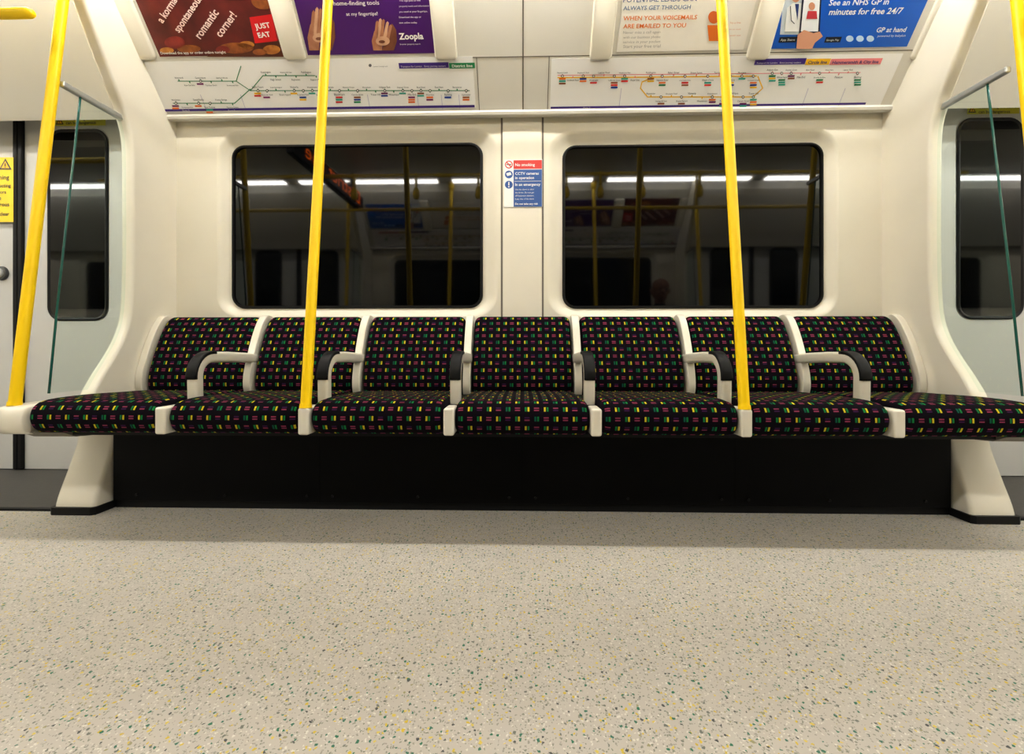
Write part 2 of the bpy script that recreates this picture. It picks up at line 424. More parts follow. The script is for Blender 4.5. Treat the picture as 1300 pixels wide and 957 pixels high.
for s in (-1, 1):
    t = thing('draught_screen', ('cream curved screen frame with clear glass at the %s end of the seats' % ('left' if s < 0 else 'right')), 'screen', (s*1.72, 1.8, 0), 'draught screens at the ends of the seats')
    bm = B(); loops = []
    zs = sorted(set([z for z, _ in YF]+[.30, .345, .02]))
    for z in zs:
        xi, xo, yf = interp(XI, z), interp(XO, z), interp(YF, z); r = 0.014
        P = [(xi, 2.14), (xi, yf+r)]+[(xi+r-r*math.cos(a), yf+r-r*math.sin(a)) for a in (PI/6, PI/3, PI/2)]
        P += [(xo-r+r*math.sin(a), yf+r-r*math.cos(a)) for a in (0, PI/6, PI/3)]+[(xo, yf+r), (xo, 2.14)]
        loops.append([(s*x, y, z) for x, y in P])
    loft(bm, loops, True, True); fo = link('frame', bm, CREAM2, t, smooth=True)
    md = fo.modifiers.new('es', 'EDGE_SPLIT'); md.split_angle = math.radians(38)
    # kick strip
    bm = B()
    loft(bm, [[(s*1.598, 1.86, z), (s*1.598, 1.556, z), (s*1.612, 1.548, z), (s*1.76, 1.548, z), (s*1.772, 1.556, z), (s*1.772, 1.86, z)] for z in (0.0, 0.028)], True, True)
    link('kick_strip', bm, BLK, fo)
    # glass
    bm = B(); zz = [.46+i*(1.6-.46)/14 for i in range(15)]
    loft(bm, [[(s*1.719, interp(GF, z), z), (s*1.719, interp(YF, z)+.01, z)] for z in zz], False, False)
    gp = link('glass_pane', bm, CLG, t)
    bm = B(); tube(bm, [(s*1.719, interp(GF, z)-0.001, z) for z in zz], 0.0038, 8); link('glass_edge', bm, TEAL, gp, smooth=True)
    bm = B(); box(bm, min(s*1.709, s*1.729), max(s*1.709, s*1.729), 1.545, 1.82, 1.600, 1.622); link('top_rail', bm, STEEL, t, bevel=0.005)
    MIRROR.append(t)

# ---------------------------------------------------------------- seats
BP = [(1.86,.40),(1.825,.44),(1.822,.50),(1.845,.58),(1.88,.67),(1.912,.73),(1.935,.758),(1.96,.768),(1.99,.757),(1.995,.72),(1.95,.60),(1.91,.45),(1.89,.40)]
CP = [(1.835,.345),(1.60,.340),(1.43,.338),(1.393,.35),(1.378,.38),(1.379,.41),(1.393,.435),(1.43,.449),(1.55,.452),(1.7,.446),(1.81,.44),(1.84,.42)]
PITCH = 0.478
SL = ['leftmost', 'second from the left', 'third from the left', 'middle', 'third from the right', 'second from the right', 'rightmost']
def dup(root, loc, rz=0.0, label=None):
    r = root.copy(); col.objects.link(r); r.location = loc; r.rotation_euler = (0, 0, rz)
    if label: r['label'] = label
    for ch in list(root.children):
        c = ch.copy(); col.objects.link(c); c.parent = r; c.matrix_parent_inverse = ch.matrix_parent_inverse.copy()
        for g in list(ch.children):
            d = g.copy(); col.objects.link(d); d.parent = c; d.matrix_parent_inverse = g.matrix_parent_inverse.copy()
    return r
seat = thing('train_seat', '', 'seat', (0, 1.62, 0), 'patterned seats of the long bench')
HW = PITCH/2-0.018
upholstery('seat_cushion', CP, -HW, HW, 0.026, MOQ, seat)
upholstery('backrest', BP, -HW+0.003, HW-0.003, 0.03, MOQ, seat, u0=0.31)
for i in range(7):
    x = (i-3)*PITCH
    lb = '%s seat of the bench, dark fabric with coloured dashes' % SL[i]
    if i == 0: seat.location = (x, 1.62, 0); seat['label'] = lb; q = seat
    else: q = dup(seat, (x, 1.62, 0), 0, lb)
    MIRROR.append(q)
# armrests
arm = thing('armrest', '', 'armrest', (0, 1.62, 0), 'cream armrests between the seats')
def rsec(w_, t_, r=0.010, n=3):
    return [(x, y) for x, y in rr(-w_/2, -t_/2, w_/2, t_/2, r, n)]
def sweep(bm, path, w_, t_, off=0.0, r=0.010):
    P = [Vector((0, y, z)) for y, z in path]; loops = []
    for i, p in enumerate(P):
        t = (P[min(i+1, len(P)-1)]-P[max(i-1, 0)]).normalized(); nrm = Vector((0, -t.z, t.y))
        loops.append([p+Vector((a, 0, 0))+nrm*(b+off) for a, b in rsec(w_, t_, r)])
    loft(bm, loops, True, True)
AP = [(1.530,.40),(1.527,.46),(1.526,.52)]+[(1.596-.07*math.cos(a), .52+.07*math.sin(a)) for a in [PI/2*i/8 for i in range(1, 9)]]+[(1.68,.589),(1.78,.584),(1.87,.578),(1.92,.574)]
bm = B(); sweep(bm, AP, 0.038, 0.042); am = link('arm', bm, CREAM2, arm, smooth=True); am.modifiers.new('es', 'EDGE_SPLIT').split_angle = 0.9
PP = [(1.5262,.512)]+AP[2:11]+[(1.610,.5898)]
bm = B(); sweep(bm, PP, 0.0405, 0.014, off=0.0170, r=0.006); link('arm_pad', bm, PAD, am, smooth=True)
bm = B(); box(bm, -0.018, 0.018, 1.372, 1.46, .340, .430); link('seat_divider', bm, CREAM2, arm, bevel=0.008)
bm = B(); box(bm, -0.017, 0.017, 1.46, 1.86, .34, .425); link('divider_web', bm, PLB, arm)
prof = offset2(catmull(BP, 3), -0.008)
bm = B(); loft(bm, [[(x, y, z) for y, z in prof] for x in (-0.016, 0.016)], True, True); link('back_divider', bm, CREAM2, arm, bevel=0.004)
AL = ['first armrest from the left, beside the leftmost seat', 'second armrest from the left, behind a yellow pole', 'third armrest from the left, on the left of the middle seat', 'third armrest from the right, on the right of the middle seat', 'second armrest from the right, behind a yellow pole', 'first armrest from the right, beside the rightmost seat']
for i in range(6):
    x = (i-2.5)*PITCH
    if i == 0: arm.location = (x, 1.62, 0); arm['label'] = AL[0]; q = arm
    else: q = dup(arm, (x, 1.62, 0), 0, AL[i])
    MIRROR.append(q)
# bench ends
for s in (-1, 1):
    t = thing('bench_end', 'cream moulded %s end cap of the bench' % ('left' if s < 0 else 'right'), 'bench end', (s*1.70, 1.62, 0), 'end caps of the bench')
    pr = [(1.62,.335),(1.50,.33),(1.42,.33),(1.384,.345),(1.376,.385),(1.384,.415),(1.404,.428),(1.5,.432),(1.61,.434),(1.63,.41)]
    bm = B(); P = catmull(pr, 3); xs = [(1.668, .004), (1.672, 0), (1.762, 0), (1.768, .006), (1.771, .014)]
    loft(bm, [[(s*x, y, z) for y, z in offset2(P, d)] for x, d in xs], True, True); link('end_cap', bm, CREAM2, t, smooth=True).modifiers.new('es', 'EDGE_SPLIT').split_angle = 0.8
    bm = B(); loft(bm, [[(s*x, y, z) for y, z in prof] for x in (1.658, 1.689)], True, True); link('back_end_strip', bm, CREAM2, t, bevel=0.004)
    bm = B(); pr2 = [(1.40,.340),(1.44,.318),(1.60,.300),(1.64,.338)]
    loft(bm, [[(s*x, y, z) for y, z in pr2] for x in (1.55, 1.70)], True, True); link('under_fairing', bm, mat('under_grey', (120, 114, 104), .5), t)
    MIRROR.append(t)
# plinth
t = thing('bench_plinth', 'long black panelled box under the seats', 'bench base', (0, 1.8, 0))
bm = B(); box(bm, -1.595, 1.595, 1.62, 2.02, 0.03, 0.325); pl = link('panel', bm, PLB, t, bevel=0.003)
bm = B(); box(bm, -1.595, 1.595, 1.632, 2.02, 0.0, 0.03); link('toe_strip', bm, BLK, t)
bm = B(); box(bm, -1.66, 1.66, 1.43, 1.98, 0.326, 0.3375); link('seat_pan', bm, BLK, t)
for x in (-0.78, 0.0, 0.80):
    bm = B(); box(bm, x-0.0012, x+0.0012, 1.6195, 1.6205, 0.03, 0.325)
    link('seam', bm, mat('grey_seam', (9, 9, 9), .7, spec=.1), pl)
for x in [-1.5, -1.15, -.83, -.73, -.4, -.05, .05, .4, .75, .85, 1.15, 1.5]:
    bm = B(); tube(bm, [(x, 1.6205, 0.055), (x, 1.6155, 0.055)], 0.005, 10); link('bolt', bm, mat('dark_bolt', (34, 34, 34), .4, .6), pl)
MIRROR.append(t)

# ---------------------------------------------------------------- poles
def pole(label, x, yb, zb, yt, xt=None):
    t = thing('grab_pole', label, 'pole', (x, yb, zb), 'yellow grab poles along the seats')
    xt = x if xt is None else xt
    n = 12; pts = [(x+(xt-x)*i/n, yb+(yt-yb)*i/n, zb+(2.24-zb)*i/n) for i in range(n+1)]
    bm = B(); tube(bm, pts, 0.0168, 48); tb = link('tube', bm, YEL, t, smooth=True); tb.modifiers.new('es', 'EDGE_SPLIT').split_angle = 1.0
    bm = B(); tube(bm, [(x, yb-0.001, zb-0.002), (x, yb, zb+0.012)], [0.0195, 0.0182], 28); link('base_collar', bm, YEL, tb, smooth=True).modifiers.new('es', 'EDGE_SPLIT').split_angle = 1.0
    bm = B(); tube(bm, [(xt, yt-0.005, 2.21), (xt, yt, 2.29)], [0.024, 0.03], 24); link('ceiling_collar', bm, YEL, tb, smooth=True)
    MIRROR.append(t)
ZP = .430
pole('yellow pole rising from the left bench end, leftmost in view', -1.743, 1.42, .430, 1.590, -1.728)
pole('left of the two inner yellow poles, in front of the left window', -0.717, 1.392, ZP, 1.590)
pole('right of the two inner yellow poles, in front of the right window', 0.717, 1.392, ZP, 1.590)
pole('yellow pole at the right bench end, rightmost in view', 1.735, 1.42, .430, 1.59, 1.765)

# ---------------------------------------------------------------- lamps, rails, straps
for side, yc in ((0, 1.50), (1, -0.05)):
    for i in range(9):
        x0 = -6.81+i*1.53
        t = thing('ceiling_light', 'long white ceiling light strip, number %d of the %s row' % (i+1, 'near' if side == 0 else 'facing'), 'light', (x0+.7, yc, 2.29), 'strip lights along the ceiling')
        bm = B(); box(bm, x0, x0+1.38, yc-0.032, yc+0.032, 2.262, 2.274); link('diffuser', bm, LAMP, t)
        bm = B(); box(bm, x0-0.01, x0+1.39, yc-0.06, yc+0.06, 2.274, 2.289); link('housing', bm, COVE, t)
for nm, y, z in (('middle', .76, 2.0), ('facing', .08, 1.95)):
    t = thing('handrail', 'long yellow %s ceiling handrail seen in the window reflections' % nm, 'rail', (0, y, z), 'ceiling handrails')
    bm = B(); tube(bm, [(-3.5, y, z), (3.5, y, z)], 0.016, 18); br = link('bar', bm, YEL, t, smooth=True)
    for x in (-3.3, -1.65, 0, 1.65, 3.3):
        bm = B(); tube(bm, [(x, y, z), (x, y, 2.29)], 0.012, 12); link('bracket', bm, YEL, t, smooth=True)
st = None
for k, x in enumerate((-1.35, -.85, -.35, .35, .62, .95, 1.4)):
    if st is None:
        st = thing('strap_hanger', '', 'strap', (0, .76, 1.98), 'yellow hanging straps on the middle rail')
        bm = B(); tube(bm, [(0, .76, 2.018), (0, .76, 1.90)], [.010, .012], 10); sp = link('strap', bm, YEL, st, smooth=True)
        bm = B(); tube(bm, [(0, .76, 1.905), (0, .76, 1.88), (0, .76, 1.84), (0, .76, 1.815), (0, .76, 1.81)], [.012, .024, .028, .020, .008], 12); link('handle', bm, YEL, sp, smooth=True)
        st.location = (x, .76, 1.98); q = st
    else: q = dup(st, (x, .76, 1.98))
    q['label'] = 'hanging strap %d along the middle ceiling rail, reflected in the glass' % (k+1)
# rail over the left doorway
t = thing('doorway_rail', 'short yellow rail at the top left beside the left pole', 'rail', (-1.8, 1.5, 1.84))
bm = B(); tube(bm, [(-1.775, 1.5, 1.838), (-1.79, 1.5, 1.84), (-3.5, 1.5, 1.84)], [.012, .018, .018], 18); link('bar', bm, YEL, t, smooth=True)
for x in (-2.1, -3.2):
    bm = B(); tube(bm, [(x, 1.5, 1.84), (x, 1.5, 2.29)], 0.012, 12); link('bracket', bm, YEL, t, smooth=True)
# information display
t = thing('information_display', 'hanging black display with orange letters, reflected in the left window', 'display', (-1.62, .55, 2.29))
bm = B(); box(bm, -1.66, -1.60, -0.1, 1.2, 1.99, 2.13); link('housing', bm, BLK, t, bevel=0.01)
for y in (.1, 1.0):
    bm = B(); box(bm, -1.645, -1.615, y-.03, y+.03, 2.13, 2.289); link('bracket', bm, GREYP, t)
M = Matrix(((0, 0, 1, -1.5985), (1, 0, 0, 0.0), (0, 1, 0, 2.03), (0, 0, 0, 1)))
g, fs, wd = text_geo('District line', 0.0); k = 1.05/wd
bm = B(); vv = [bm.verts.new(M @ Vector((x*k, y*k*.75, 0))) for x, y in g]
for f in fs: bm.faces.new([vv[i] for i in f])
link('lettering', bm, mat('orange_led', (255, 110, 20), .5, emis=6.0), t)

# ---------------------------------------------------------------- posters
WHITE, DKBL, GRN = ink((236, 234, 228)), ink((40, 44, 110)), ink((30, 128, 78))
def poster(name, label, cat, x0, x1, ytop, ybot, bg, group=None, off=0.004):
    S = Sheet(coveM(off), 0.78); a, v0 = S.uv(x0, ybot); b, _ = S.uv(x1, ybot); v1 = S.uv(x0, ytop)[1]
    c = S.M @ Vector(((a+b)/2, v0, 0))
    t = thing(name, label, cat, c, group); bm = B()
    loft(bm, [[tuple(S.M @ Vector((u, v, z))) for u, v in ((a, v0), (b, v0), (b, v1), (a, v1))] for z in (-0.0035, 0.0)], True, True)
    link('sheet', bm, bg, t); MIRROR.append(t); return S, t
def adbg(name, c1, c2, sc_=3):
    m = mat(name, c1, .35); nt = m.node_tree
    for n in nt.nodes:
        if n.type == 'MIX': n.inputs[6].default_value = rgba(c1); n.inputs[7].default_value = rgba(c2)
        if n.type == 'TEX_NOISE': n.inputs['Scale'].default_value = sc_
    return m
ADG = 'advert posters above the windows'
# 1 food
S, t = poster('advert_poster', 'dark red food delivery advert, leftmost poster above the left window', 'poster', 203, 361, -38, 72, adbg('food_bg', (30, 8, 10), (130, 44, 36), 11), ADG)
FD = adbg('food_brown', (52, 20, 10), (190, 110, 50), 30); FD2 = adbg('food_orange', (130, 50, 16), (226, 160, 70), 40); FD3 = adbg('food_red', (70, 12, 14), (170, 60, 50), 30)
S.poly('picture', adbg('table_brown', (60, 26, 14), (116, 60, 36), 14), [(262, 72), (361, 72), (360, 50), (300, 55)], 1)
for (x, y, rx, ry, m_) in ((300, 61, 22, 7, FD), (313, 57, 10, 5, FD2), (283, 63, 9, 5, FD3), (345, 63, 11, 6, FD2), (330, 66, 9, 4, FD), (222, 54, 13, 8, FD3), (240, 62, 15, 5, FD), (298, -12, 22, 12, FD3), (335, 0, 16, 12, FD), (268, -20, 16, 8, FD2), (350, 14, 8, 6, FD3), (212, 64, 9, 4, FD2)):
    S.ell('picture', m_, x, y, rx, ry, 2)
S.poly('picture', ink((206, 24, 30)), [(317, 22), (345, 18), (352, 52), (324, 55)], 4)
S.poly('picture', ink((150, 16, 24)), [(345, 18), (352, 21), (358, 50), (352, 52)], 4)
S.text('lettering', WHITE, 'JUST', 325, 37, 345, 5, 0.03, rot=.1); S.text('lettering', WHITE, 'EAT', 329, 48, 345, 5, 0.03, rot=.1)
PINK = ink((240, 214, 206))
S.text('lettering', PINK, 'a korma', 207, 30, 248, 5, 0.02, rot=.75)
S.text('lettering', PINK, 'spontaneous', 228, 42, 290, 5, 0.02, rot=.75)
S.text('lettering', PINK, 'romantic', 255, 50, 303, 5, 0.02, rot=.75)
S.text('lettering', PINK, 'corner!', 281, 48, 321, 5, 0.02, rot=.75)
S.text('lettering', WHITE, 'Download the app or order online tonight', 205, 69, 288, 5, 0.01)
S.finish(t)
# 2 purple
S, t = poster('advert_poster', 'purple property app advert with two pictures, right of the food advert', 'poster', 391, 552, -38, 70, adbg('purple_bg', (70, 22, 100), (84, 30, 118), 3), ADG)
TAN, TAN2, TAN3 = adbg('skin_mid', (150, 92, 66), (204, 150, 118), 30), adbg('skin_shade', (96, 52, 38), (150, 96, 70), 30), adbg('skin_light', (190, 140, 108), (228, 192, 164), 30)
for cx, ks in ((407, 1.35), (487, 1.0)):
    # two hands cupped together
    q_ = lambda pts: [(cx+(x-cx)*(1+(ks-1)*.3), 64-(64-y)*ks) for x, y in pts]
    S.poly('picture', TAN, q_([(cx-13, 64), (cx-15, 52), (cx-12, 40), (cx-7, 33), (cx-3, 36), (cx-6, 46), (cx-1, 54), (cx-2, 64)]), 1)
    S.poly('picture', TAN2, q_([(cx-2, 64), (cx+1, 54), (cx+8, 45), (cx+6, 33), (cx+11, 30), (cx+16, 38), (cx+17, 52), (cx+13, 64)]), 1)
    for j, (dx, tx, h_) in enumerate(((-10, -8, 26), (-7, -4, 23), (-3, 0, 24), (1, 5, 27), (5, 9, 31))):
        S.poly('picture', TAN3 if j % 2 else TAN, q_([(cx+dx-2.3, 50), (cx+tx-1.8, h_+2), (cx+tx, h_), (cx+tx+1.8, h_+2), (cx+dx+2.3, 50)]), 2)
    S.ell('picture', TAN3, cx-1, 64-12*ks, 9, 6, 3); S.ell('picture', TAN2, cx-2, 64-11*ks, 4, 2, 4)
for b_, y, x0, x1 in (('home-finding tools', 7, 424, 482), ('at my fingertips!', 20, 440, 480)):
    S.text('lettering', WHITE, b_, x0, y, x1, 4, 0.01)
for i, b_ in enumerate(('The app puts all the', 'property tools and information', 'you need at your fingertips.', 'Download the app or', 'visit online today.')):
    S.text('lettering', WHITE, b_, 507, 2+i*7, (534, 545, 543, 535, 530)[i], 4)
S.text('lettering', WHITE, 'Zoopla', 507, 50, 538, 4, 0.03, vs=1.1); S.text('lettering', WHITE, 'Smarter property search', 508, 57, 534, 4)
S.finish(t)
# 3 cream voicemail
S, t = poster('advert_poster', 'white advert with grey and orange lettering about voicemails, behind a pole', 'poster', 783, 943, -38, 66, ink((236, 232, 223)), ADG)
BG_, OR = ink((96, 120, 158)), ink((222, 120, 40))
S.text('lettering', BG_, 'POTENTIAL LEADS CAN', 791, 3, 884, 2, 0.012); S.text('lettering', BG_, 'ALWAYS GET THROUGH', 791, 13, 876, 2, 0.012)
S.text('lettering', OR, 'WHEN YOUR VOICEMAILS', 791, 26, 884, 2, 0.012); S.text('lettering', OR, 'ARE EMAILED TO YOU', 791, 36, 870, 2, 0.012)
for i in range(4): S.text('lettering', ink((170, 166, 160)), ('Never miss a call again', 'with our business phone', 'service in your pocket', 'Start your free trial')[i], 791, 43+i*6, 838, 2)
S.ell('picture', ink((214, 110, 50)), 906, 22, 7, 8, 2); S.poly('picture', OR, [(900, 52), (898, 32), (914, 32), (912, 52)], 2)
for i in range(3): S.text('lettering', ink((214, 150, 110)), ('Try us free', 'for one month', 'switch now')[i], 926, 30+i*8, 940, 2)
S.finish(t)
# 4 blue
S, t = poster('advert_poster', 'bright blue doctor app advert with a phone picture, rightmost poster', 'poster', 978, 1150, -38, 62, adbg('blue_bg', (6, 84, 184), (12, 100, 202), 2), ADG)
S.poly('picture', ink((206, 218, 228)), [(990, 44), (998, -38), (1036, -38), (1030, 44)], 1)
S.ell('picture', ink((206, 150, 120)), 1010, -6, 6, 9, 3); S.poly('picture', ink((236, 238, 238)), [(996, 40), (999, 10), (1006, 4), (1018, 4), (1024, 12), (1024, 40)], 3)
S.poly('picture', ink((40, 60, 120)), [(1009, 5), (1014, 5), (1012, 26)], 4)
S.line('picture', ink((60, 64, 80)), [(1003, 8), (1004, 26), (1008, 30)], .8, 5)
S.poly('picture', ink((20, 30, 60)), [(1014, 44), (1019, -14), (1043, -14), (1040, 44)], 5); S.poly('picture', ink((236, 240, 244)), [(1016, 40), (1021, -11), (1041, -11), (1038, 40)], 6)
S.ell('picture', ink((206, 150, 120)), 1030, 8, 4, 5, 7); S.poly('picture', ink((196, 60, 70)), [(1023, 24), (1025, 14), (1036, 14), (1037, 24)], 7)
S.poly('picture', ink((214, 160, 132)), [(1010, 62), (1012, 44), (1020, 38), (1032, 42), (1040, 40), (1044, 46), (1034, 54), (1030, 62)], 8)
S.text('lettering', WHITE, 'See an NHS GP in', 1051, 7, 1126, 7, 0.02, vs=1.05); S.text('lettering', WHITE, 'minutes for free 24/7', 1051, 19, 1143, 7, 0.02, vs=1.05)
S.text('lettering', WHITE, 'GP at hand', 1111, 41, 1148, 7, 0.02, vs=1.1); S.text('lettering', WHITE, 'powered by babylon', 1113, 47, 1148, 7)
S.rect('picture', ink((20, 24, 34)), 988, 47, 1010, 54, 2); S.rect('picture', ink((20, 24, 34)), 1046, 47, 1066, 54, 2)
S.text('lettering', WHITE, 'App Store', 990, 52, 1008, 7); S.text('lettering', WHITE, 'Google Play', 1048, 52, 1064, 7)
for i in range(3): S.ell('picture', ink((190, 215, 240)), 1078+i*13, 49, 4.8, 4.0, 7)
S.finish(t)
# poster holders
HL = ['left of the food advert', 'between the food and purple adverts', 'right of the purple advert', 'left of the voicemail advert', 'between the voicemail and blue adverts', 'right of the blue advert']
S0 = Sheet(coveM())
for px, lb in zip((186, 376, 567, 762, 960, 1168), HL):
    t = thing('poster_holder', 'cream plastic poster holder ' + lb, 'holder', S0.M @ Vector((S0.uv(px, 74)[0], S0.uv(px, 74)[1], 0)), 'poster holders above the windows')
    u0 = S0.uv(px-14, 74)[0]; u1 = S0.uv(px+14, 74)[0]; v0 = S0.uv(px, 76)[1]; bm = B()
    P0 = rr(u0, v0, u1, 0.53, 0.018, 5)
    cxu = (u0+u1)/2
    L = []
    for k, z in ((0, 0.0), (0, 0.010), (.003, .014), (.007, .0155)):
        L.append([cp(cxu+(u-cxu)*(1-k*20), .38+(v-.38)*(1-k*5), z) for u, v in P0])
    loft(bm, L, True, True); link('clip', bm, CREAM2, t, smooth=True).modifiers.new('es', 'EDGE_SPLIT').split_angle = .6
    MIRROR.append(t)
# ---------------------------------------------------------------- route maps
RED, BLU, YLW, PNK, TQ, BRN, BLK_I, GRY = ink((206, 40, 34)), ink((20, 60, 150)), ink((240, 190, 20)), ink((228, 136, 140)), ink((60, 170, 150)), ink((150, 90, 50)), ink((44, 44, 52)), ink((120, 120, 126))
INT = [RED, BLU, BRN, TQ, GRN, ink((120, 30, 100)), YLW, ink((230, 120, 40))]
PUR = ink((66, 40, 130))
def name_row(S, names, x0, x1, y, seed=0):
    random.seed(seed); n = len(names)
    for i, nm in enumerate(names):
        x = x0+(x1-x0)*i/max(1, n-1); up = (i % 2 == 0)
        yy = y-3.2 if up else y+6.2
        wdt = min(14.5, 2.2+len(nm)*1.0)
        S.text('station_name', BLK_I, nm, x-wdt/2, yy, x+wdt/2, 4, vs=1.3)
        S.rect('route_line', S._c, x-.7, y-2.4 if up else y, x+.7, y if up else y+2.4, 3)
        if random.random() < .5:
            k = random.choice((1, 2, 2, 3))
            for q in range(k): S.rect('interchange_mark', random.choice(INT), x-4.5, (y+7.5+q*3.0) if not up else (y+2.5+q*3.0), x+4, (y+9.6+q*3.0) if not up else (y+4.6+q*3.0), 4)
            S.ell('interchange_mark', BLK_I, x, y, 1.9, 1.9, 5, 10); S.ell('interchange_mark', WHITE, x, y, 1.1, 1.1, 6, 10)
WHS = mat('map_sheet', (242, 241, 239), .3, var=.01)
S, t = poster('route_map', 'white map strip with a green line above the left window', 'map', 207, 604, 78, 142, WHS, 'route map strips')
S._c = GRN
S.rect('header', PUR, 507, 80, 570, 87, 2); S.rect('header', GRN, 570.5, 80, 603, 87, 2)
S.text('header_lettering', WHITE, 'Transport for London   Every journey matters', 509, 85.5, 566, 3); S.text('header_lettering', WHITE, 'District line', 574, 85.5, 600, 3, .02)
S.line('route_line', GRN, [(226, 103), (300, 103), (318, 115)], .9, 2); S.line('route_line', GRN, [(220, 131), (298, 131), (318, 113)], .9, 2)
S.line('route_line', GRN, [(318, 115), (334, 96), (400, 96)], .9, 2); S.line('route_line', GRN, [(318, 115), (596, 115)], .9, 2)
S.line('route_line', GRN, [(300, 103), (306, 84)], .9, 2)
name_row(S, ['Richmond', 'Kew Gardens', 'Gunnersbury', 'Turnham Green', 'Stamford Brook', 'Ravenscourt Park'], 228, 296, 103, seed=2)
name_row(S, ['Wimbledon', 'Wimbledon Park', 'Southfields', 'East Putney', 'Putney Bridge', 'Parsons Green'], 224, 296, 131, seed=3)
name_row(S, ['Kensington', 'High Street', 'Notting Hill Gate', 'Bayswater', 'Paddington', 'Edgware Road'], 338, 402, 96, seed=5)
name_row(S, ["Earl's Court", 'Gloucester Road', 'South Kensington', 'Sloane Square', 'Victoria', "St James's Park", 'Westminster', 'Embankment', 'Temple', 'Blackfriars', 'Mansion House', 'Cannon Street', 'Monument', 'Tower Hill', 'Aldgate East', 'Whitechapel', 'Stepney Green', 'Mile End', 'Bow Road', 'West Ham', 'East Ham', 'Barking', 'Becontree', 'Upminster'], 328, 592, 115, seed=7)
S.text('header_lettering', GRY, 'London Underground', 474, 85, 492, 3)
S.ell('header', GRY, 470, 83, 2, 2, 3, 10)
S.rect('zone_strip', PUR, 208, 138.6, 603, 141.6, 2)
for x, z in ((232, 3), (290, 2), (400, 1), (505, 2), (548, 3), (572, 4), (592, 5)): S.text('zone_lettering', WHITE, 'Zone %d' % z, x, 141.2, x+9, 3)
for x in (262, 312, 470, 532, 562, 584): S.rect('zone_strip', ink((190, 186, 210)), x-.3, 120, x+.3, 139, 1)
S.finish(t)
S, t = poster('route_map', 'white map strip with pink and yellow lines above the right window', 'map', 698, 1115, 75, 139, WHS, 'route map strips')
S._c = PNK
S.rect('header', PUR, 957, 74.8, 1021, 82.5, 2); S.rect('header', YLW, 1021.5, 74.8, 1052, 82.5, 2); S.rect('header', PNK, 1052.5, 74.8, 1117, 82.5, 2)
S.text('header_lettering', WHITE, 'Transport for London   Every journey matters', 960, 81, 1016, 3); S.text('header_lettering', DKBL, 'Circle line', 1025, 81, 1049, 3, .02); S.text('header_lettering', DKBL, 'Hammersmith & City line', 1056, 81, 1114, 3, .02)
S.line('route_line', PNK, [(708, 95.6), (1092, 92)], .8, 2); S.line('route_line', YLW, [(708, 98.5), (818, 98), (960, 96.5)], 1.4, 2)
S.line('route_line', YLW, [(830, 98), (815, 104), (813, 112), (822, 123), (956, 123), (968, 112), (962, 97)], 1.3, 2)
name_row(S, ['Hammersmith', 'Goldhawk Road', "Shepherd's Bush", 'Wood Lane', 'Latimer Road', 'Ladbroke Grove', 'Westbourne Park', 'Royal Oak'], 714, 806, 96.5, seed=11)
name_row(S, ['Paddington', 'Edgware Road', 'Baker Street', 'Great Portland Street', 'Euston Square', "King's Cross", 'Farringdon', 'Barbican', 'Moorgate', 'Liverpool Street'], 826, 956, 96.5, seed=12)
S._c = YLW
name_row(S, ['Bayswater', 'Notting Hill Gate', 'Gloucester Road', 'Sloane Square', 'Victoria', 'Westminster', 'Embankment', 'Temple', 'Blackfriars', 'Cannon Street', 'Tower Hill'], 826, 956, 123, seed=15)
S._c = PNK
name_row(S, ['Aldgate East', 'Whitechapel', 'Stepney Green', 'Mile End', 'Bow Road', 'Bromley-by-Bow', 'West Ham', 'Plaistow', 'Upton Park', 'Barking'], 980, 1088, 93, seed=16)
S.rect('zone_strip', PUR, 699, 135.5, 1096, 138, 2)
for x, z in ((740, 2), (860, 1), (1000, 2), (1050, 3), (1080, 4)): S.text('zone_lettering', WHITE, 'Zone %d' % z, x, 137.7, x+9, 3)
for x in (786, 1018, 1064): S.rect('zone_strip', ink((190, 186, 210)), x-.3, 112, x+.3, 135, 1)
S.finish(t)

# ---------------------------------------------------------------- safety notice between the windows
S = Sheet(wallM(WY-0.0085))
t = thing('safety_notice', 'small red and blue safety notice between the two windows', 'notice', (at(664, 262, WY)[0], WY-0.008, at(664, 262, WY)[1]))
WH = ink((232, 232, 230)); NB, NR = ink((36, 82, 150)), ink((200, 52, 46))
S.rect('sheet', WH, 640, 202.5, 688.5, 263, 0)
S.rect('red_panel', NR, 652, 203.5, 688, 214.5, 1); S.rect('blue_panel', NB, 652, 215.5, 688, 262.5, 1)
S.text('lettering', WH, 'No smoking', 654, 211, 679, 2, .02)
S.text('lettering', WH, 'CCTV cameras', 654, 222, 684, 2, .02); S.text('lettering', WH, 'in operation', 654, 227.5, 678, 2, .02)
S.text('lettering', WH, 'In an emergency', 654, 236, 686, 2, .02)
for i, b_ in enumerate(('Use the alarm to alert', 'the driver. Do not get', 'off between stations.', 'Keep clear of the doors')): S.text('lettering', WH, b_, 654, 241.5+i*4, 678, 2)
S.text('lettering', WH, 'Do not take any risk', 654, 260, 683, 2, .02)
S.rect('divider_line', WH, 653, 230, 687, 230.5, 2)
S.ell('icon', NR, 646, 209, 5, 5, 1); S.ell('icon', WH, 646, 209, 3.7, 3.7, 2); S.poly('icon', NR, [(642.5, 206), (643.5, 205), (649.5, 212), (648.5, 213)], 3); S.rect('icon', BLK_I, 643, 208.4, 649, 209.6, 2.5)
S.ell('icon', NB, 646, 221.5, 5, 5, 1); S.poly('icon', WH, [(642.5, 220), (648, 218.5), (649.5, 222), (644, 223.6)], 2)
S.ell('icon', NB, 646, 234.5, 5, 5, 1); S.rect('icon', WH, 645.3, 231, 646.7, 235.5, 2); S.ell('icon', WH, 646, 237.2, .9, .9, 2)
S.finish(t); MIRROR.append(t)

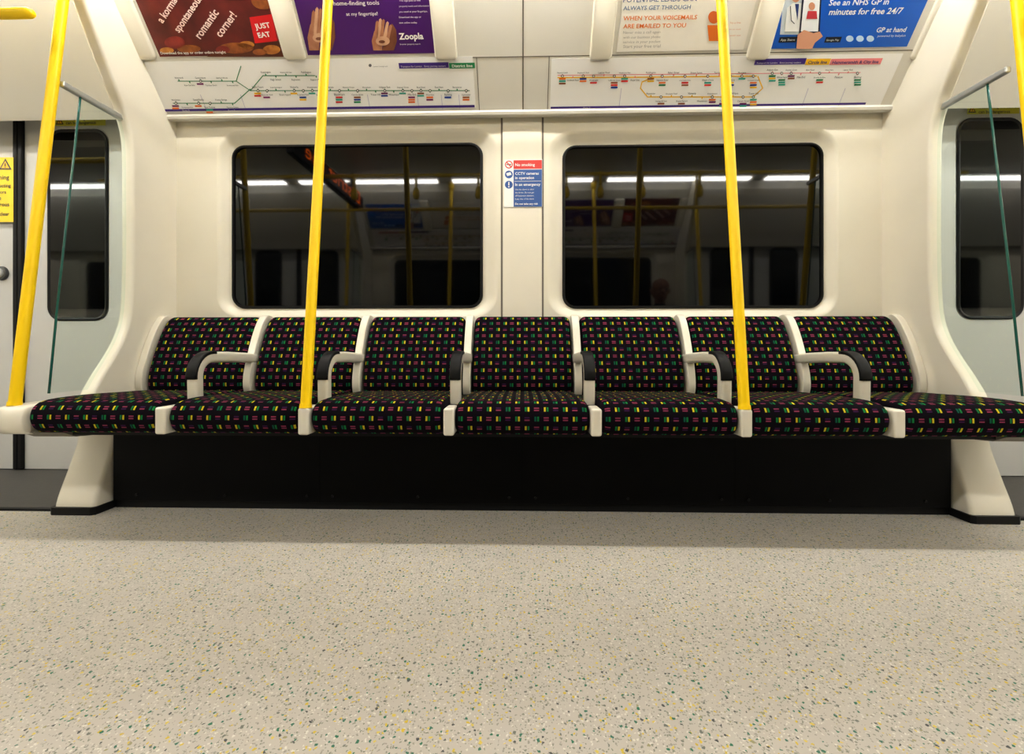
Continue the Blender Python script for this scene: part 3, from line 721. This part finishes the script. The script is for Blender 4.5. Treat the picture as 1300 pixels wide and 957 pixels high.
# ---------------------------------------------------------------- door stickers and door button
YST, GST = ink((240, 208, 30)), ink((206, 200, 60))
def sticker(label, x0, y0, x1, y1, m, lines, tri, name='door_sticker', off=0.004):
    S = Sheet(wallM(DY-off)); c = at((x0+x1)/2, y1, DY)
    t = thing(name, label, 'sticker', (c[0], DY-0.003, c[1])); S.rect('sheet', m, x0, y0, x1, y1, 0)
    if tri:
        cx, cy, r = tri
        S.poly('warning_triangle', BLK_I, [(cx-r, cy+r*.8), (cx+r, cy+r*.8), (cx, cy-r)], 1); S.poly('warning_triangle', YLW, [(cx-r*.66, cy+r*.58), (cx+r*.66, cy+r*.58), (cx, cy-r*.6)], 2)
        S.rect('warning_triangle', BLK_I, cx-r*.09, cy-r*.2, cx+r*.09, cy+r*.3, 3); S.rect('warning_triangle', BLK_I, cx-r*.09, cy+r*.38, cx+r*.09, cy+r*.5, 3)
    for b_, a, y, b2 in lines: S.text('lettering', BLK_I, b_, a, y, b2, 2, .01)
    S.finish(t)
sticker('yellow warning sticker with a triangle at the left edge', -20, 200, 17, 282, YST,
        [('Warning', -16, 228, 12), ('Obstructing', -16, 238, 14), ('the doors', -16, 246, 8), ('can be', -16, 254, 2), ('dangerous', -16, 262, 12), ('Stand clear', -16, 274, 12)], (7, 209, 8), off=0.016)
sticker('thin yellow strip sticker above the left door window', 70, 147, 134, 160, GST, [('Obstructing the doors', 84, 153, 130), ('can be dangerous', 84, 158, 122)], (76, 154, 5), off=0.012)
sticker('thin yellow strip sticker above the right door window', 1228, 133, 1294, 145, GST, [('Obstructing the doors', 1242, 138, 1290), ('can be dangerous', 1242, 144, 1282)], (1234, 139, 5), off=0.012)
for i, (px, py, lb) in enumerate(((3, 347, 'round grey door button under the yellow sticker at the left edge'),)):
    x, z = at(px, py, DY); t = thing('door_button', lb, 'button', (x, DY, z))
    bm = B(); tube(bm, [(x, DY-.0005, z), (x, DY-.012, z), (x, DY-.014, z)], [.036, .034, .030], 28); link('surround', bm, mat('dark_surround', (70, 70, 72), .4), t, smooth=True).modifiers.new('es', 'EDGE_SPLIT').split_angle = .6
    bm = B(); tube(bm, [(x, DY-.013, z), (x, DY-.020, z)], [.024, .021], 28); link('push_disc', bm, STEEL, t)

# ---------------------------------------------------------------- facing side of the carriage (seen mirrored in the glass)
for o in list(MIRROR):
    loc = o.location
    lab = o.get('label')
    n = dup(o, (-loc.x, 1.45-loc.y, loc.z), PI)
    if lab and o.get('kind') != 'structure':
        n['label'] = 'facing side: '+lab
        if o.get('group'): n['group'] = 'facing '+o['group']

# ---------------------------------------------------------------- seated passenger opposite (seen mirrored)
def capsule(bm, p0, p1, r0, r1, n=14):
    p0, p1 = Vector(p0), Vector(p1); d = (p1-p0); L = d.length; t = d/L if L > 1e-6 else Vector((0, 0, 1))
    pts, rs = [], []
    for i in range(6): a = PI/2*(1-i/5.5); pts.append(p0-t*r0*math.sin(a)); rs.append(max(.001, r0*math.cos(a)))
    for i in range(6): a = PI/2*((i+.5)/5.5); pts.append(p1+t*r1*math.sin(a)); rs.append(max(.001, r1*math.cos(a)))
    tube(bm, pts, rs, n)
X0 = 1.434; bm = B()
def C(a, b, r0, r1): capsule(bm, (X0+a[0], a[1], a[2]), (X0+b[0], b[1], b[2]), r0, r1)
C((0, -.24, .57), (0, -.29, .80), .115, .125); C((-.08, -.24, .56), (.08, -.24, .56), .105, .105)
C((-.09, -.31, .90), (.09, -.31, .90), .12, .12); C((-.16, -.33, .99), (.16, -.33, .99), .07, .07); C((0, -.33, .98), (0, -.32, 1.12), .06, .055)
for s in (-1, 1):
    C((s*.19, -.33, .98), (s*.23, -.22, .74), .055, .045); C((s*.23, -.22, .74), (s*.13, .02, .66), .045, .03)
    C((s*.13, .02, .655), (s*.12, .08, .645), .032, .034)
    for k, (dx, ln) in enumerate(((-.026, .062), (-.009, .072), (.009, .068), (.026, .052))):
        C((s*.12+dx, .105, .645), (s*.12+dx, .105+ln*.6, .64), .0095, .009); C((s*.12+dx, .105+ln*.6, .64), (s*.12+dx, .105+ln, .622), .009, .008)
    C((s*.12-s*.03, .05, .65), (s*.12-s*.055, .095, .635), .012, .01)
    C((s*.09, -.25, .56), (s*.12, .17, .55), .085, .062); C((s*.12, .19, .54), (s*.12, .20, .12), .058, .04); C((s*.12, .19, .05), (s*.13, .35, .04), .045, .035)
C((0, -.33, 1.20), (0, -.30, 1.25), .082, .088); C((0, -.27, 1.15), (0, -.265, 1.18), .055, .062); C((0, -.205, 1.20), (0, -.185, 1.18), .011, .014)
for s in (-1, 1): C((s*.09, -.31, 1.19), (s*.094, -.315, 1.22), .012, .016)
C((-.02, -.208, 1.145), (.02, -.208, 1.145), .008, .008)
pm = bpy.data.materials.new('person_skin_and_dark_clothes'); pm.use_nodes = True
nt = pm.node_tree; b = nt.nodes['Principled BSDF']; b.inputs['Roughness'].default_value = .7
tc = nt.nodes.new('ShaderNodeTexCoord'); sx = nt.nodes.new('ShaderNodeSeparateXYZ'); nt.links.new(tc.outputs['Object'], sx.inputs[0])
hd = mathn(nt, 'GREATER_THAN', sx.outputs[2], 1.08)
hn = mathn(nt, 'MULTIPLY', mathn(nt, 'GREATER_THAN', sx.outputs[1], .015), mathn(nt, 'GREATER_THAN', sx.outputs[2], .618))
nt.links.new(mixc(nt, mathn(nt, 'MAXIMUM', hd, hn), rgba((24, 26, 32)), rgba((150, 106, 86))), b.inputs['Base Color'])
p = link('person', bm, pm)
md = p.modifiers.new('rm', 'REMESH'); md.mode = 'VOXEL'; md.voxel_size = 0.006; md.use_smooth_shade = True
md = p.modifiers.new('sm', 'SMOOTH'); md.iterations = 4; md.factor = .6
p['label'] = 'seated bald passenger in dark clothes, reflected in the right window'; p['category'] = 'person'
for s in (-1, 1):
    bm = B(); capsule(bm, (X0+s*.032, -.214, 1.215), (X0+s*.034, -.214, 1.215), .011, .011); e = link('eye', bm, mat('eye_dark', (40, 30, 26), .2), p, smooth=True)
